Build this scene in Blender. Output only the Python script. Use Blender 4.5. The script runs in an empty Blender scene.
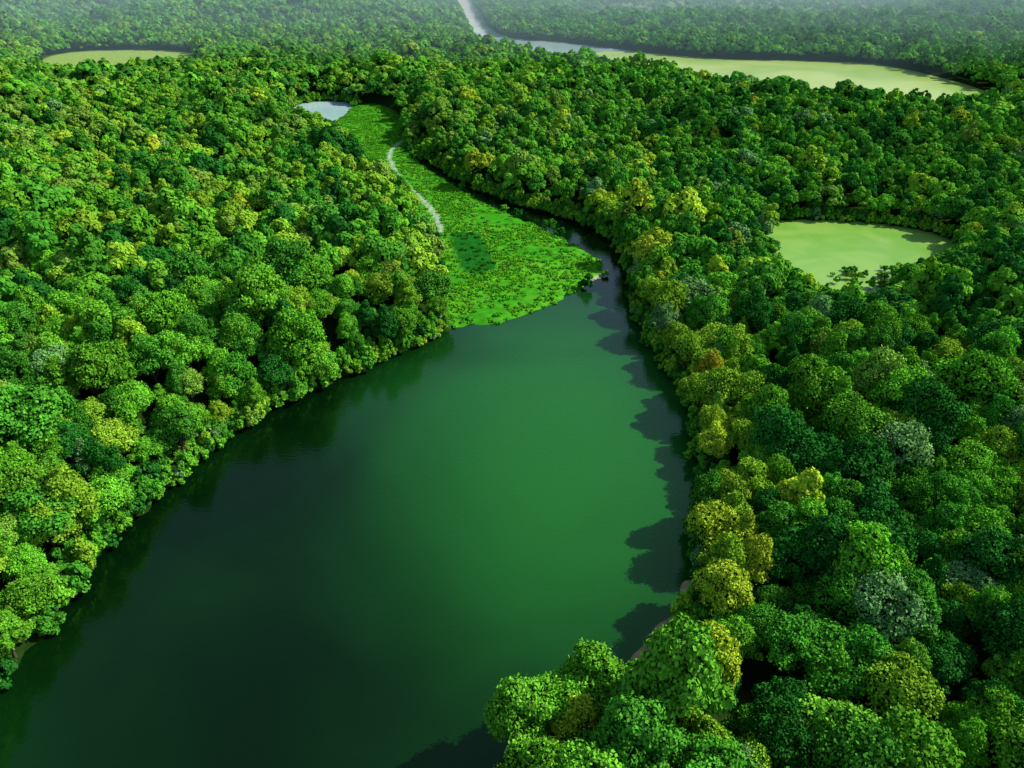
import bpy, math, numpy as np, time
T0=time.time()
rng=np.random.default_rng(7)
H=110.0; F=700.0; TH=math.radians(31.5)
ST,CT=math.sin(TH),math.cos(TH)
def G(x,y,z=0.0):
    u=(x-512)/F; v=(y-384)/F
    t=(H-z)/(ST+v*CT)
    return (t*u, t*(CT-v*ST))
def GP(l): return np.array([G(*p) for p in l])
def catmull(P,n=4,closed=True):
    N=len(P); out=[]
    for i in range(N if closed else N-1):
        if closed: p0,p1,p2,p3=P[i-1],P[i],P[(i+1)%N],P[(i+2)%N]
        else: p0,p1,p2,p3=P[max(i-1,0)],P[i],P[i+1],P[min(i+2,N-1)]
        for k in range(n):
            t=k/n
            out.append(0.5*((2*p1)+(-p0+p2)*t+(2*p0-5*p1+4*p2-p3)*t*t+(-p0+3*p1-3*p2+p3)*t**3))
    return np.array(out)
# ---------------- outlines on the ground
lake_px=[(-250,930),(-100,770),(0,690),(60,612),(110,548),(160,497),(220,445),(280,407),(340,380),(400,355),(455,328),(500,323),(540,310),(575,292),(600,278),(606,270),(600,260),(572,243),(532,224),(485,203),(450,183),(424,166),(410,152),(416,150),(440,170),(484,193),(525,208),(562,217),(602,234),(624,257),(632,290),(640,330),(664,365),(688,400),(696,450),(700,500),(693,550),(688,592),(668,622),(645,648),(622,682),(590,720),(545,775),(490,850),(450,950),(430,1080),(-600,1080)]
POLY={}
def mk(name,px): POLY[name]=GP(px)
mk('lake',lake_px)
mk('creek',[(290,108),(320,101),(352,104),(345,114),(332,124),(322,142),(305,135),(295,120)])
mk('pond',[(762,226),(800,220),(860,222),(920,230),(958,243),(962,256),(940,272),(915,280),(895,296),(880,316),(855,326),(828,314),(800,302),(780,285),(765,258)])
mk('river',[(448,-15),(462,-15),(478,12),(500,35),(560,42),(640,52),(720,62),(720,84),(640,78),(560,66),(500,57),(472,38),(460,14)])
mk('lagoon',[(600,53),(660,55),(720,59),(800,61),(870,64),(930,75),(1000,98),(975,117),(900,114),(820,106),(740,97),(680,84)])
mk('marsh',[(330,118),(350,108),(375,106),(398,118),(405,150),(420,163),(450,183),(485,203),(530,224),(570,243),(598,258),(606,270),(600,278),(575,292),(540,310),(500,323),(455,328),(448,300),(440,260),(424,225),(398,200),(375,178),(360,162),(342,140)])
mk('fieldL',[(35,68),(60,55),(120,51),(192,54),(188,74),(100,86),(50,84)])
mk('fieldR',[(560,20),(620,4),(760,-5),(880,8),(850,22),(700,24)])
mk('darkpatch',[(450,236),(464,233),(480,235),(487,248),(498,270),(482,277),(464,275),(456,260)])
mk('gap',[(690,640),(740,668),(800,702),(860,737),(930,790),(1000,850),(970,850),(890,795),(820,748),(750,705),(690,672),(675,650)])
PATHS={'creekpath':GP([(403,142),(393,150),(390,160),(398,176),(412,192),(427,206),(437,220),(442,236)]),
 'tip':GP([(596,253),(606,266),(600,277),(584,284)]),
 'dam':GP([(687,586),(678,608),(661,631),(645,648),(634,662)])}
S={k:catmull(v,4) for k,v in POLY.items()}
S['darkpatch']=POLY['darkpatch']
SP={k:catmull(v,5,False) for k,v in PATHS.items()}
def sdist(P,poly):
    x,y=P[:,0],P[:,1]; d2=np.full(len(P),1e18); ins=np.zeros(len(P),bool)
    n=len(poly)
    for i in range(n):
        ax,ay=poly[i]; bx,by=poly[(i+1)%n]
        ex,ey=bx-ax,by-ay; L=ex*ex+ey*ey+1e-9
        t=np.clip(((x-ax)*ex+(y-ay)*ey)/L,0,1)
        d2=np.minimum(d2,(x-ax-t*ex)**2+(y-ay-t*ey)**2)
        c=((ay>y)!=(by>y)); 
        if ey!=0: ins^= c & (x< ax+(y-ay)*ex/ey)
    d=np.sqrt(d2); return np.where(ins,-d,d)
def pdist(P,pl):
    x,y=P[:,0],P[:,1]; d2=np.full(len(P),1e18)
    for i in range(len(pl)-1):
        ax,ay=pl[i]; bx,by=pl[i+1]; ex,ey=bx-ax,by-ay; L=ex*ex+ey*ey+1e-9
        t=np.clip(((x-ax)*ex+(y-ay)*ey)/L,0,1)
        d2=np.minimum(d2,(x-ax-t*ex)**2+(y-ay-t*ey)**2)
    return np.sqrt(d2)
_ns=np.random.default_rng(3)
def mknoise(scale,k=9):
    a=_ns.uniform(0,2*math.pi,k); f=_ns.uniform(0.6,1.6,k)*2*math.pi/scale; ph=_ns.uniform(0,6.28,k)
    def fn(P):
        s=0
        for i in range(k): s=s+np.sin((P[:,0]*np.cos(a[i])+P[:,1]*np.sin(a[i]))*f[i]+ph[i])
        return s/math.sqrt(k)*0.8
    return fn
nA=mknoise(260);nB=mknoise(70);nC=mknoise(18);nD=mknoise(7);nE=mknoise(700);nF=mknoise(110);nG=mknoise(45);nH=mknoise(420)
def sm(x,a,b):
    t=np.clip((x-a)/(b-a),0,1); return t*t*(3-2*t)
def fields(P):
    D={k:sdist(P,S[k]) for k in S}
    D['lake']=D['lake']+nD(P)*0.6+nC(P)*0.8
    D['pond']=D['pond']+nD(P)*1.2
    for k in SP: D[k]=pdist(P,SP[k])
    return D
def height(P,D):
    w=np.minimum.reduce([D[k] for k in ('lake','creek','pond','river','lagoon')])
    openl=np.minimum.reduce([D[k] for k in ('marsh','fieldL','fieldR','gap')])
    o=np.minimum(w,openl)
    h=np.where(w<0,np.maximum(w*0.6,-2.5),1.0*sm(w,0,4))
    left=sm(-P[:,0]-20,-10,40)*(P[:,1]<700)
    h=h+sm(o,3,26)*(2.5+9*left)
    h=h+sm(o,10,120)*(nA(P)*4+nB(P)*1.2)
    h=h+sm(P[:,1],900,1900)*sm(o,20,350)*np.maximum(24+38*nE(P)+20*nH(P),-5)
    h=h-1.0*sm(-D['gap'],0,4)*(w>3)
    return h,w
# ---------------- materials
def mat(name):
    m=bpy.data.materials.new(name); m.use_nodes=True; nt=m.node_tree; nt.nodes.clear()
    o=nt.nodes.new('ShaderNodeOutputMaterial'); return m,nt,o
def N(nt,t,**kw):
    n=nt.nodes.new(t)
    for k,v in kw.items(): setattr(n,k,v)
    return n
def leafmat(name,lo,hi):
    m,nt,o=mat(name); L=nt.links.new
    at=N(nt,'ShaderNodeAttribute',attribute_type='INSTANCER',attribute_name='tint')
    lv=N(nt,'ShaderNodeAttribute',attribute_type='GEOMETRY',attribute_name='lv')
    mr=N(nt,'ShaderNodeMath',operation='MULTIPLY_ADD'); mr.inputs[1].default_value=hi-lo; mr.inputs[2].default_value=lo
    L(lv.outputs['Fac'],mr.inputs[0])
    vm=N(nt,'ShaderNodeVectorMath',operation='SCALE'); L(at.outputs['Color'],vm.inputs[0]); L(mr.outputs[0],vm.inputs['Scale'])
    d=N(nt,'ShaderNodeBsdfDiffuse'); L(vm.outputs[0],d.inputs['Color'])
    L(d.outputs[0],o.inputs[0]); return m
M_leaf=leafmat('leaves',.5,1.5); M_leaf0=leafmat('distant_leaves',.75,1.2)
def simple(name,col):
    m,nt,o=mat(name); L=nt.links.new
    b=N(nt,'ShaderNodeBsdfDiffuse'); b.inputs['Color'].default_value=(*col,1); L(b.outputs[0],o.inputs[0]); return m
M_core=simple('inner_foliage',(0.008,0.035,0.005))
M_bark=simple('bark',(0.10,0.075,0.05))
# ground
m,nt,o=mat('ground_soil_and_grass'); L=nt.links.new
at=N(nt,'ShaderNodeAttribute',attribute_name='gcol')
geo=N(nt,'ShaderNodeNewGeometry')
n=N(nt,'ShaderNodeTexNoise'); n.inputs['Scale'].default_value=0.35; n.inputs['Detail'].default_value=6; n.inputs['Roughness'].default_value=.7
L(geo.outputs['Position'],n.inputs['Vector'])
r=N(nt,'ShaderNodeMapRange'); r.inputs[1].default_value=.3; r.inputs[2].default_value=.7; r.inputs[3].default_value=.6; r.inputs[4].default_value=1.4; L(n.outputs[0],r.inputs[0])
v=N(nt,'ShaderNodeVectorMath',operation='SCALE'); L(at.outputs['Color'],v.inputs[0]); L(r.outputs[0],v.inputs['Scale'])
b=N(nt,'ShaderNodeBsdfDiffuse')
bp=N(nt,'ShaderNodeBump'); bp.inputs['Strength'].default_value=.6; bp.inputs['Distance'].default_value=.5; L(n.outputs[0],bp.inputs['Height']); L(bp.outputs[0],b.inputs['Normal'])
L(v.outputs[0],b.inputs['Color']); L(b.outputs[0],o.inputs[0]); M_ground=m
def watermat(name,c1,c2,rough=0.08,scale=0.012,bump=0.04,gx=None,ior=1.33,tint=(1,1,1)):
    m,nt,o=mat(name); L=nt.links.new
    geo=N(nt,'ShaderNodeNewGeometry')
    n=N(nt,'ShaderNodeTexNoise'); n.inputs['Scale'].default_value=scale; n.inputs['Detail'].default_value=3; n.inputs['Distortion'].default_value=.6
    L(geo.outputs['Position'],n.inputs['Vector'])
    r=N(nt,'ShaderNodeMapRange',interpolation_type='SMOOTHSTEP'); r.inputs[1].default_value=.35; r.inputs[2].default_value=.65
    fac=n.outputs[0]
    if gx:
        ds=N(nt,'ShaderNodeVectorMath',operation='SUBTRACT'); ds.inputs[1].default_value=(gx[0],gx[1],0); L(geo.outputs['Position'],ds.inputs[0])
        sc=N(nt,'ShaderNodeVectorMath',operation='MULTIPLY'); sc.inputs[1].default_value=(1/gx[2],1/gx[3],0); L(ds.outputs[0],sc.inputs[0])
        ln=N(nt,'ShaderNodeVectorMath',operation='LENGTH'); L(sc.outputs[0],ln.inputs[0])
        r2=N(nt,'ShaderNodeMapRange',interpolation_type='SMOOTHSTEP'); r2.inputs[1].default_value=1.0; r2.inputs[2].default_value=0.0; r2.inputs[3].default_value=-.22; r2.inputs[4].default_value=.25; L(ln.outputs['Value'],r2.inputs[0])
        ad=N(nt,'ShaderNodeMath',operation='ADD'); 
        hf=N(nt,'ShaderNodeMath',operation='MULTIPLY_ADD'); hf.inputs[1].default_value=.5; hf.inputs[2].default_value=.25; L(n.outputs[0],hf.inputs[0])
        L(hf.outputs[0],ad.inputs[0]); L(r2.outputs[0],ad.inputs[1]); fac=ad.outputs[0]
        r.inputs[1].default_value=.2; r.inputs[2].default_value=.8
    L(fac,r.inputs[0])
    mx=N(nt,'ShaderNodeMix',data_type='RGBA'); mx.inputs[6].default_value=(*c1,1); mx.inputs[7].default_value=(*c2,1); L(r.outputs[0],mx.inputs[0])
    b=N(nt,'ShaderNodeBsdfPrincipled'); b.inputs['Roughness'].default_value=rough; b.inputs['IOR'].default_value=ior; b.inputs['Specular Tint'].default_value=(*tint,1)
    L(mx.outputs[2],b.inputs['Base Color'])
    w=N(nt,'ShaderNodeTexNoise'); w.inputs['Scale'].default_value=.5; w.inputs['Detail'].default_value=4
    mp=N(nt,'ShaderNodeMapping'); mp.inputs['Scale'].default_value=(1,2.2,1); mp.inputs['Rotation'].default_value=(0,0,.5); L(geo.outputs['Position'],mp.inputs[0]); L(mp.outputs[0],w.inputs['Vector'])
    bp=N(nt,'ShaderNodeBump'); bp.inputs['Strength'].default_value=1; bp.inputs['Distance'].default_value=bump; L(w.outputs[0],bp.inputs['Height']); L(bp.outputs[0],b.inputs['Normal'])
    L(b.outputs[0],o.inputs[0]); return m
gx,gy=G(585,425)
M_lake=watermat('lake_water',(0.0008,0.009,0.0015),(0.013,0.140,0.018),rough=.07,bump=.05,gx=(gx,gy,82,130),ior=1.48,tint=(.6,1,.55))  # algae-green plume, also painting the sky-reflection smear into the body colour
M_river=watermat('river_water',(0.40,0.62,0.62),(0.50,0.70,0.70),ior=1.4)  # pale base colour has the sky's glare on the water painted in
M_pond=watermat('algae_pond_water',(0.18,0.42,0.05),(0.26,0.48,0.08),rough=.35,scale=.05)
M_lag=watermat('lagoon_water',(0.30,0.50,0.08),(0.44,0.60,0.16),rough=.35,scale=.01)
# ---------------- mesh helpers
def mesh_np(name,V,Fq,mats):
    me=bpy.data.meshes.new(name); nF=len(Fq); k=Fq.shape[1]; flat=Fq.ravel()
    me.vertices.add(len(V)); me.vertices.foreach_set('co',np.asarray(V,np.float32).ravel())
    me.loops.add(len(flat)); me.loops.foreach_set('vertex_index',flat.astype(np.int32))
    me.polygons.add(nF); me.polygons.foreach_set('loop_start',(np.arange(nF)*k).astype(np.int32))
    for mm in mats: me.materials.append(mm)
    me.update(calc_edges=True); me.validate()
    return me
def link(ob,coll=None):
    (coll or bpy.context.scene.collection).objects.link(ob); return ob
# ---------------- ground sheet
ys=[-140.0]
while ys[-1]<9000: ys.append(ys[-1]+max(1.2,(abs(ys[-1])+60)*0.0062))
ys=np.array(ys); NX=760; s=np.linspace(-1.25,1.25,NX)
X=s[None,:]*(ys[:,None]+230); Y=np.repeat(ys[:,None],NX,1)
P=np.stack([X.ravel(),Y.ravel()],1)
D=fields(P); h,w=height(P,D)
col=np.tile(np.array([0.018,0.045,0.008]),(len(P),1))
far=sm(P[:,1],2300,2700)[:,None]; col=col*(1-far)+far*np.array([0.04,0.13,0.03])
def paint(mask,c):
    global col
    mask=mask[:,None]; col=col*(1-mask)+mask*np.array(c)
mvar=np.clip(0.5+0.5*nG(P)+.25*nC(P),0,1)
mc=np.array([0.045,0.29,0.012])[None]*(1-mvar)[:,None]+np.array([0.12,0.42,0.020])[None]*mvar[:,None]
mm=sm(-D['marsh'],-2.5,0.5)[:,None]; col=col*(1-mm)+mm*mc
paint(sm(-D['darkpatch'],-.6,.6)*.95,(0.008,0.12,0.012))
paint(sm(-D['fieldL'],-6,3),(0.26,0.42,0.08)); paint(sm(-D['fieldR'],-15,10)*0.6,(0.2,0.34,0.12))
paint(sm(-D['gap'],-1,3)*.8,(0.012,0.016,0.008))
paint(1-sm(D['creekpath'],.6,1.7),(0.38,0.46,0.36)); paint(1-sm(D['tip'],.5,1.3),(0.40,0.38,0.30))
paint(1-sm(D['dam'],1.0,1.8),(0.36,0.25,0.13))
h=h+0.9*(1-sm(D['dam'],1,2.5))*(w>-2.0)
paint(sm(-w,0.3,1.5)*(D['dam']>2.0),(0.015,0.03,0.012))
ny=len(ys); idx=np.arange(ny*NX).reshape(ny,NX)
Fq=np.stack([idx[:-1,:-1],idx[:-1,1:],idx[1:,1:],idx[1:,:-1]],-1).reshape(-1,4)
me=mesh_np('ground',np.stack([P[:,0],P[:,1],h],1),Fq,[M_ground])
a=me.attributes.new('gcol','FLOAT_COLOR','POINT'); a.data.foreach_set('color',np.concatenate([col,np.ones((len(col),1))],1).astype(np.float32).ravel())
me.polygons.foreach_set('use_smooth',np.ones(len(me.polygons),bool))
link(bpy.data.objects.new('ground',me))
def water(name,key,m,z,off):
    p=S[key]; t=np.roll(p,-1,0)-np.roll(p,1,0); nrm=np.stack([t[:,1],-t[:,0]],1); nrm/=np.linalg.norm(nrm,axis=1)[:,None]+1e-9
    area=0.5*np.sum(p[:,0]*np.roll(p[:,1],-1)-np.roll(p[:,0],-1)*p[:,1])
    if area<0: nrm=-nrm
    q=p+nrm*off; n=len(q); v=np.concatenate([q,np.full((n,1),z)],1)
    f=np.arange(n); 
    if area<0: f=f[::-1]
    me=mesh_np(name,v,f[None,:].copy(),[m]); link(bpy.data.objects.new(name,me))
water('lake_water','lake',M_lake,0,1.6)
water('creek_water','creek',M_river,0.01,3); water('pond_water','pond',M_pond,0.02,3)
water('river_water','river',M_river,0.0,6); water('lagoon_water','lagoon',M_lag,0.05,6)
# ---------------- tree prototypes
def ico(sub):
    import bmesh
    bm=bmesh.new(); bmesh.ops.create_icosphere(bm,subdivisions=sub,radius=1); bm.verts.ensure_lookup_table()
    V=np.array([v.co[:] for v in bm.verts]); Fc=np.array([[v.index for v in f.verts] for f in bm.faces]); bm.free(); return V,Fc
ICO=ico(1)
def tube(p0,p1,r0,r1,k=7):
    p0=np.array(p0,float);p1=np.array(p1,float);d=p1-p0;d/=np.linalg.norm(d); a=np.cross(d,[0.3,1,0.2]);a/=np.linalg.norm(a);b=np.cross(d,a)
    an=np.arange(k)*2*math.pi/k; c=np.cos(an)[:,None]*a+np.sin(an)[:,None]*b
    V=np.concatenate([p0+c*r0,p1+c*r1]); i=np.arange(k); j=(i+1)%k
    return V,np.stack([i,j,j+k,i+k],1)
def tree_mesh(name,seed,R=5.0,Ht=12.0,base=3.0,nl=6000,ls=0.45,K=26,trunk=True,sub=ICO,core=True,cone=0.0,leaf=None,ph_j=.6,zlow=1.45,rn=.2,jn=.55,big=1.0):
    r=np.random.default_rng(seed); 
    cz=(Ht+base)/2; rz=(Ht-base)/2
    C=[];Rr=[]
    sx=r.uniform(.8,1.2); 
    for i in range(K):
        u=(i+.5)/K; z=1-zlow*u; ph=i*2.399963+r.uniform(-ph_j,ph_j)
        q=math.sqrt(max(0,1-z*z)); k=r.uniform(.42,1.02)*(1-cone*max(0,z))
        rad=R*r.uniform(.12,.34)*big*(1-.45*cone*max(0,z))
        C.append((math.cos(ph)*q*R*k*sx,math.sin(ph)*q*R*k/sx,cz+z*rz*r.uniform(.5,1.05))); Rr.append(rad)
    C.append((0,0,cz));Rr.append(R*.45*(1-.3*cone)); C=np.array(C);Rr=np.array(Rr)
    Vs=[];Fs=[];off=0
    wgt=Rr[:-1]**2; wgt/=wgt.sum()
    n=int(nl*1.9); bi=r.choice(K,n,p=wgt); d=r.normal(size=(n,3)); d/=np.linalg.norm(d,axis=1)[:,None]; 
    fl=(d[:,2]<-.35); d[fl,2]*=-1
    pos=C[bi]+d*(Rr[bi]*(1.04+r.normal(0,rn,n)))[:,None]*np.array([1,1,.85])
    keep=np.ones(n,bool)
    for j in range(K+1):
        dd=np.linalg.norm(pos-C[j],axis=1); keep&=~((dd<Rr[j]*.78))
    pos=pos[keep][:nl];d=d[keep][:nl];bi=bi[keep][:nl];n=len(pos)
    nr=d+r.normal(size=(n,3))*jn+np.array([0,0,.3]); nr/=np.linalg.norm(nr,axis=1)[:,None]
    rv=r.normal(size=(n,3)); a=np.cross(nr,rv); a/=np.linalg.norm(a,axis=1)[:,None]; b=np.cross(nr,a)
    sz=ls*r.uniform(.5,1.4,n)[:,None]; a=a*sz*.5; b=b*sz*.62
    V=np.stack([pos-b,pos+a*.9-b*.1,pos+b,pos-a*.9-b*.1],1).reshape(-1,3)
    Vs.append(V); Q0=np.arange(4*n).reshape(n,4)
    bl=r.uniform(.1,.9,K); lvv=np.clip(bl[bi]*.5+r.uniform(0,1,n)*.5,0,1); off=4*n
    tris=np.zeros((0,3),int)
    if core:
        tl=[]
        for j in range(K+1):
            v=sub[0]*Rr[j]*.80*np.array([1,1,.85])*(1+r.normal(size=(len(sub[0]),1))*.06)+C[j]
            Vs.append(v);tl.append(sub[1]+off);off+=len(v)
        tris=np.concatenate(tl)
    quads=[Q0]; nb=0
    if trunk:
        rt=.045*R+.12
        segs=[((0,0,-1.5),(.1,0,base*.6),rt*1.35,rt),((.1,0,base*.6),(0,.1,cz),rt,rt*.55)]
        for k in range(6):
            c=C[r.integers(0,K)]; segs.append(((.05,.05,base*.7+k*.3),tuple(c*.85+np.array([0,0,cz*.1])),rt*.5,rt*.15))
        for sg in segs:
            v,f=tube(*sg); Vs.append(v);quads.append(f+off);off+=len(v);nb+=len(f)
    Q=np.concatenate(quads); nF=len(Q)+len(tris)
    me=bpy.data.meshes.new(name); V=np.concatenate(Vs)
    me.vertices.add(len(V)); me.vertices.foreach_set('co',V.astype(np.float32).ravel())
    flatl=np.concatenate([Q.ravel(),tris.ravel()]); me.loops.add(len(flatl)); me.loops.foreach_set('vertex_index',flatl.astype(np.int32))
    me.polygons.add(nF); sizes=np.concatenate([np.full(len(Q),4),np.full(len(tris),3)]); me.polygons.foreach_set('loop_start',np.concatenate([[0],np.cumsum(sizes)[:-1]]).astype(np.int32))
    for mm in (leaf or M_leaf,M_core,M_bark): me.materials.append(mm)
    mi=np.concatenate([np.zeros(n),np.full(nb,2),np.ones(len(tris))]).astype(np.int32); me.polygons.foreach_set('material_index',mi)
    me.update(calc_edges=True)
    a=me.attributes.new('lv','FLOAT','FACE'); a.data.foreach_set('value',np.concatenate([lvv,np.full(nF-n,.5)]).astype(np.float32))
    return me
near=[];mid=[];farp=[]
shapes=[(4.6,12.0,3.0,0),(4.9,11.0,2.6,.2),(3.7,14.0,3.2,.5),(5.4,11.5,3.0,0),(4.0,10.5,2.2,.3),(4.4,13.5,3.0,.15),(3.4,12.5,2.5,.7),(5.0,12.5,3.2,.1)]
for i,(R,h_,b_,c_) in enumerate(shapes):
    near.append(tree_mesh(f'broadleaf_a{i}',10+i,R,h_,b_,7500,.37,K=48+5*i,cone=c_,jn=.7,rn=.24))
    mid.append(tree_mesh(f'broadleaf_b{i}',30+i,R,h_,b_,1300,.80,K=17+i,cone=c_*.6,trunk=False,leaf=M_leaf0,zlow=1.15,rn=.10,jn=.32,big=1.25))
for i,(R,h_,b_,c_) in enumerate(shapes[:4]):
    farp.append(tree_mesh(f'broadleaf_c{i}',50+i,R*1.1,h_,b_,220,2.0,K=8,trunk=False,leaf=M_leaf0,zlow=1.0,cone=c_*.3,rn=.06,jn=.2,big=1.4))
bush=[tree_mesh(f'bush_{i}',70+i,2.2,3.2,-.3,900,.40,K=12,trunk=False) for i in range(3)]
tuft=[tree_mesh(f'tuft_{i}',80+i,1.2,.6,-.3,60,.6,K=6,trunk=False,core=False,leaf=M_leaf0,jn=.3) for i in range(3)]
def collection(name,meshes):
    c=bpy.data.collections.new(name)
    for i,me in enumerate(meshes):
        o_=bpy.data.objects.new(f'{name}_{i:02d}',me); c.objects.link(o_)
    return c
C_tree=collection('tree_kinds',near+mid+farp); C_bush=collection('bush_kinds',bush); C_tuft=collection('tuft_kinds',tuft)
def scatter(name,coll,P3,rot,scl,idx,tint):
    me=bpy.data.meshes.new(name); n=len(P3); me.vertices.add(n); me.vertices.foreach_set('co',P3.astype(np.float32).ravel())
    a=me.attributes.new('rot','FLOAT_VECTOR','POINT'); a.data.foreach_set('vector',rot.astype(np.float32).ravel())
    a=me.attributes.new('scl','FLOAT_VECTOR','POINT'); a.data.foreach_set('vector',scl.astype(np.float32).ravel())
    a=me.attributes.new('idx','INT','POINT'); a.data.foreach_set('value',idx.astype(np.int32))
    a=me.attributes.new('tint','FLOAT_COLOR','POINT'); a.data.foreach_set('color',np.concatenate([tint,np.ones((n,1))],1).astype(np.float32).ravel())
    ob=link(bpy.data.objects.new(name,me))
    g=bpy.data.node_groups.new(name+'_gn','GeometryNodeTree')
    g.interface.new_socket('Geometry',in_out='INPUT',socket_type='NodeSocketGeometry'); g.interface.new_socket('Geometry',in_out='OUTPUT',socket_type='NodeSocketGeometry')
    gi=g.nodes.new('NodeGroupInput');go=g.nodes.new('NodeGroupOutput'); io=g.nodes.new('GeometryNodeInstanceOnPoints'); ci=g.nodes.new('GeometryNodeCollectionInfo')
    ci.inputs[0].default_value=coll; ci.inputs[1].default_value=True; ci.inputs[2].default_value=True
    mp=g.nodes.new('GeometryNodeMeshToPoints')
    def na(nm,t):
        q=g.nodes.new('GeometryNodeInputNamedAttribute'); q.data_type=t; q.inputs[0].default_value=nm; return q.outputs[0]
    l=g.links.new; l(gi.outputs[0],mp.inputs[0]); l(mp.outputs[0],io.inputs['Points']); l(ci.outputs[0],io.inputs['Instance']); io.inputs['Pick Instance'].default_value=True
    l(na('idx','INT'),io.inputs['Instance Index']); l(na('rot','FLOAT_VECTOR'),io.inputs['Rotation'])
    l(na('scl','FLOAT_VECTOR'),io.inputs['Scale']); l(io.outputs[0],go.inputs[0])
    md=ob.modifiers.new('scatter','NODES'); md.node_group=g
    return ob
PAL=np.array([(0.026,0.16,0.020),(0.070,0.29,0.024),(0.24,0.47,0.030),(0.14,0.43,0.028),(0.16,0.35,0.10),(0.20,0.39,0.045),(0.46,0.40,0.03),(0.40,0.56,0.035)])
def pick(wts,n):
    wts=np.asarray(wts,float); c=np.cumsum(wts/wts.sum(1,keepdims=True),1); u=rng.uniform(size=(n,1)); return PAL[(u>c).sum(1).clip(0,7)]
def grid(x0,x1,y0,y1,sp,jit=.48):
    xs=np.arange(x0,x1,sp); yy=np.arange(y0,y1,sp*.87); gx_,gy_=np.meshgrid(xs,yy); gx_=gx_+(np.arange(len(yy))%2)[:,None]*sp/2
    p=np.stack([gx_.ravel(),gy_.ravel()],1); return p+rng.uniform(-jit,jit,p.shape)*sp
cand=[]
for (y0,y1,sp) in [(-60,330,5.9),(330,700,7.0),(700,1300,8.0),(1300,2700,10.8)]:
    xm=(y1+60)*.78+60; p=grid(-xm,xm,y0,y1,sp); p=p[np.abs(p[:,0])<(p[:,1]+60)*.78+70]; cand.append(p)
P=np.concatenate(cand); D=fields(P); h,w=height(P,D)
openl=np.minimum.reduce([D[k] for k in ('marsh','fieldL','gap')])
ok=(w>1.6)&(openl>1.0)&(D['marsh']>3.5)&(D['creekpath']>6)&(D['dam']>5.5)&((D['fieldR']>5)|(rng.uniform(size=len(P))<.12))
ok&=(np.hypot(P[:,0],P[:,1]+0)>35)
heroes=[]
hero_px=[(652,298,2),(662,322,4),(690,352,2),(706,372,2),(722,398,2),(716,440,7),(742,440,2),(748,484,2),(718,532,7),(722,600,7),(752,402,2),(632,700,4),(668,695,2),(596,678,3),(560,705,3),(520,722,3),(768,446,3),(640,270,4),(700,395,2),(735,640,3)]
for (px,py,ci_) in hero_px:
    x,y=G(px,py,8.0); heroes.append((x,y,ci_))
HP=np.array([(a,b) for a,b,_ in heroes])
Dh=fields(HP); hh,wh=height(HP,Dh)
for q in HP: ok&=np.hypot(P[:,0]-q[0],P[:,1]-q[1])>4.4
P=P[ok];h=h[ok];w=w[ok];n=len(P); dl=D['lake'][ok]
right=sm(P[:,0],20,60)
cl=np.clip(.5+.6*nF(P)+.3*nC(P),0,1)
W=np.zeros((n,8)); left=1-right; ml=left*sm(P[:,1],150,300)
W[:,0]=.5+1.5*right*(1-cl)+.15*left; W[:,1]=1.6; W[:,2]=.25+.9*left*cl+.5*ml+.25*right*cl; W[:,3]=1.3+1.0*cl; W[:,4]=.15+.12*right; W[:,5]=.15+1.0*ml; W[:,6]=.002; W[:,7]=.05
edge=((dl<12)&(P[:,0]>0)&(P[:,1]<330)); W[edge,2]+=4; W[edge,7]+=2.0; W[edge,0]=.1; W[edge,6]+=.1
near_l=((P[:,0]<0)&(P[:,1]<200)); W[near_l,3]+=1.6; W[near_l,5]=.15; W[near_l,7]=0
tint=pick(W,n)
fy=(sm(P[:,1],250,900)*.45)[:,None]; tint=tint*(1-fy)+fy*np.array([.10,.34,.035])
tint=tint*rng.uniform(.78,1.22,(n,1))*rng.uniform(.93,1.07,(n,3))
fy=(sm(P[:,1],1000,1900)*.6)[:,None]; tint=tint*(1-fy)+fy*tint.mean(0)*np.array([.8,1.0,1.6])*(1+.5*nH(P))[:,None]  # aerial haze put into the leaf colour: crowns turn bluish far away
dist=np.hypot(P[:,0],P[:,1])
idx=np.where(dist<230,rng.integers(0,8,n),np.where(dist<620,8+rng.integers(0,8,n),16+rng.integers(0,4,n)))
sc=np.clip(rng.lognormal(-.12,.26,n),.48,1.5)*(1+.14*nB(P)); sc*=np.where(P[:,1]>1300,1.42,np.where(P[:,1]>700,1.12,1)); sc=np.clip(sc,.48,2.0)
sc*=np.where((w<6)&(P[:,0]<0),.9,1)
scl=np.stack([sc,sc,sc**.8*rng.uniform(.85,1.3,n)],1); scl[edge,2]*=1.12; rot=np.stack([rng.normal(0,.07,n),rng.normal(0,.07,n),rng.uniform(0,6.28,n)],1)
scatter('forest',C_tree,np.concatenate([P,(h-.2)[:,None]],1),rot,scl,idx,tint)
for i,(x,y,ci_) in enumerate(heroes):
    ob=bpy.data.objects.new('broadleaf_tree',near[[0,1,3,5,7,4][i%6]]); ob.location=(x,y,max(hh[i],.3)-.2); s_=rng.uniform(.85,1.1); ob.scale=(s_,s_,s_*1.15); ob.rotation_euler=(0,0,rng.uniform(0,6.28))
    c=PAL[ci_]*rng.uniform(.95,1.2); ob['tint']=[float(c[0]),float(c[1]),float(c[2])]; link(ob)
P=np.concatenate([grid(-330,330,-20,700,2.7)]); P=P[np.abs(P[:,0])<P[:,1]*.8+90]; D=fields(P); h,w=height(P,D)
ok=(w>-.8)&(w<7)&(D['marsh']>1)&(D['creekpath']>3.5)&(D['dam']>2.5)&((D['gap']>0)|(rng.uniform(size=len(P))<.35)); ok&=((D['lake']<9)|(D['pond']<9)|(D['creek']<9))
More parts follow.
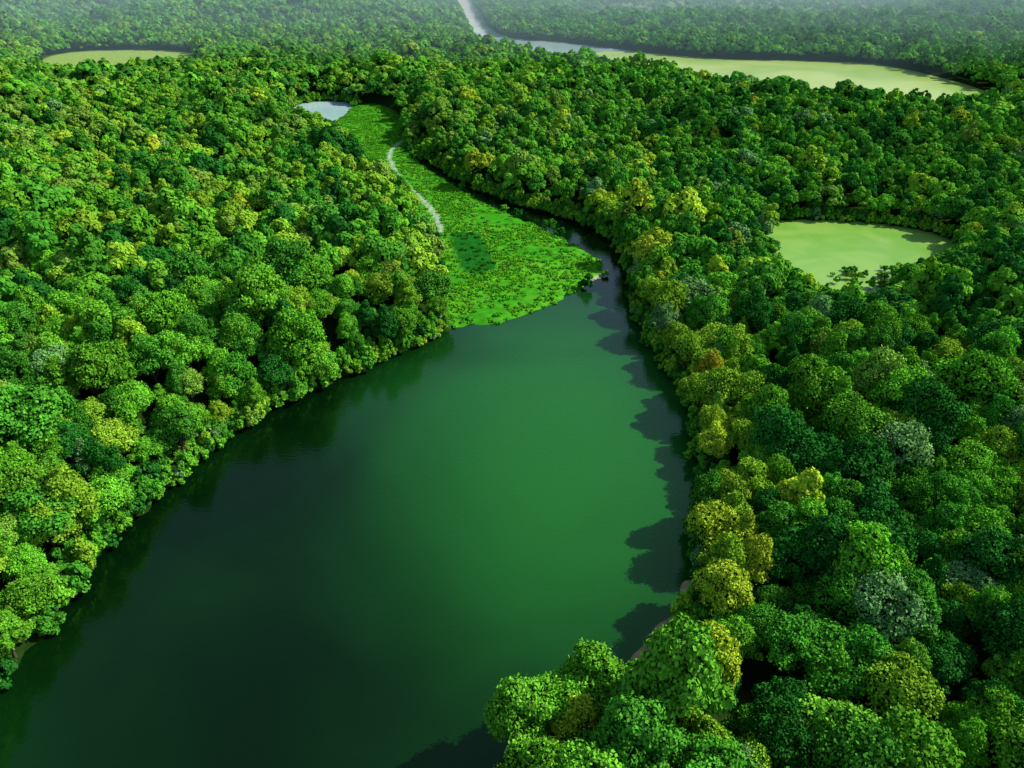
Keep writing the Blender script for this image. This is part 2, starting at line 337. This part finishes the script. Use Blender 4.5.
px_,py_=G(880,280); ok|=(D['pond']<0)&(np.hypot((P[:,0]-px_)/26,(P[:,1]-py_)/16)<.7+.4*nD(P))&(rng.uniform(size=len(P))<.3)
P=P[ok];h=np.maximum(h[ok],0);n=len(P); W=np.tile([.5,1.4,.6,2.2,.1,.1,.0,.03],(n,1)); s_=rng.uniform(.7,1.45,n)*np.where(D['pond'][ok]<0,.7,1)
scatter('shoreline_shrubs',C_bush,np.concatenate([P,h[:,None]],1),np.stack([0*s_,0*s_,rng.uniform(0,6.28,n)],1),np.stack([s_,s_,s_*rng.uniform(.8,1.6,n)],1),rng.integers(0,3,n),pick(W,n)*rng.uniform(.85,1.15,(n,1)))
mn=S['marsh'].min(0);mx_=S['marsh'].max(0)
P=grid(mn[0],mx_[0],mn[1],mx_[1],1.8); D=fields(P); h,w=height(P,D)
ok=(D['marsh']<.8)&(w>.3)&(D['creekpath']>2.0)&(D['tip']>1.5)&(rng.uniform(size=len(P))<.6+.4*nG(P)+.25*nC(P))&((D['darkpatch']>.5)|(rng.uniform(size=len(P))<.35))
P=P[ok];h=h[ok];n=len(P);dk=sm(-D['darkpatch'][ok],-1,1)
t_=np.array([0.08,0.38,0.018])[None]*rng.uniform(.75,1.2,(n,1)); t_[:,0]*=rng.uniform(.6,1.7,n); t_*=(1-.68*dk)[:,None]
s_=rng.uniform(.5,1.2,n)
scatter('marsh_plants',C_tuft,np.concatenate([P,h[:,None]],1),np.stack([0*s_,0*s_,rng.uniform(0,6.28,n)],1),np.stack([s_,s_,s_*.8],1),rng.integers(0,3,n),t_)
# ---------------- light
sv=np.array([.84,.24,.76]); sv/=np.linalg.norm(sv); el=math.asin(sv[2]); az=math.atan2(sv[0],sv[1])
W_=bpy.data.worlds.new('World'); bpy.context.scene.world=W_; W_.use_nodes=True; nt=W_.node_tree; bg=nt.nodes['Background']
sk=nt.nodes.new('ShaderNodeTexSky'); sk.sky_type='NISHITA'; sk.sun_disc=False; sk.sun_elevation=el; sk.sun_rotation=az; nt.links.new(sk.outputs[0],bg.inputs[0]); bg.inputs[1].default_value=.135
from mathutils import Vector
ld=bpy.data.lights.new('sun','SUN'); ld.energy=5.0; ld.angle=math.radians(.8); ld.color=(1,.95,.82); lo=bpy.data.objects.new('sun',ld); lo.rotation_euler=Vector(sv).to_track_quat('Z','Y').to_euler(); link(lo)
m,nt,o=mat('haze'); vs=nt.nodes.new('ShaderNodeVolumeScatter'); vs.inputs['Color'].default_value=(.55,.92,1,1); vs.inputs['Density'].default_value=.00056; nt.links.new(vs.outputs[0],o.inputs['Volume'])
bx=np.array([(x,y,z) for z in (-60,150) for y in (750,9500) for x in (-12000,12000)],float)
me=mesh_np('haze',bx,np.array([(0,2,3,1),(4,5,7,6),(0,1,5,4),(2,6,7,3),(0,4,6,2),(1,3,7,5)]),[m]); link(bpy.data.objects.new('atmosphere_haze',me))
cd=bpy.data.cameras.new('camera'); cd.lens=F/1024*36; cd.sensor_width=36; cd.clip_end=30000; cd.clip_start=.5
co=bpy.data.objects.new('camera',cd); co.location=(0,0,H); co.rotation_euler=(math.pi/2-TH,0,0); link(co); bpy.context.scene.camera=co
vs_=bpy.context.scene.view_settings; vs_.view_transform='Standard'; vs_.look='None'; vs_.exposure=0
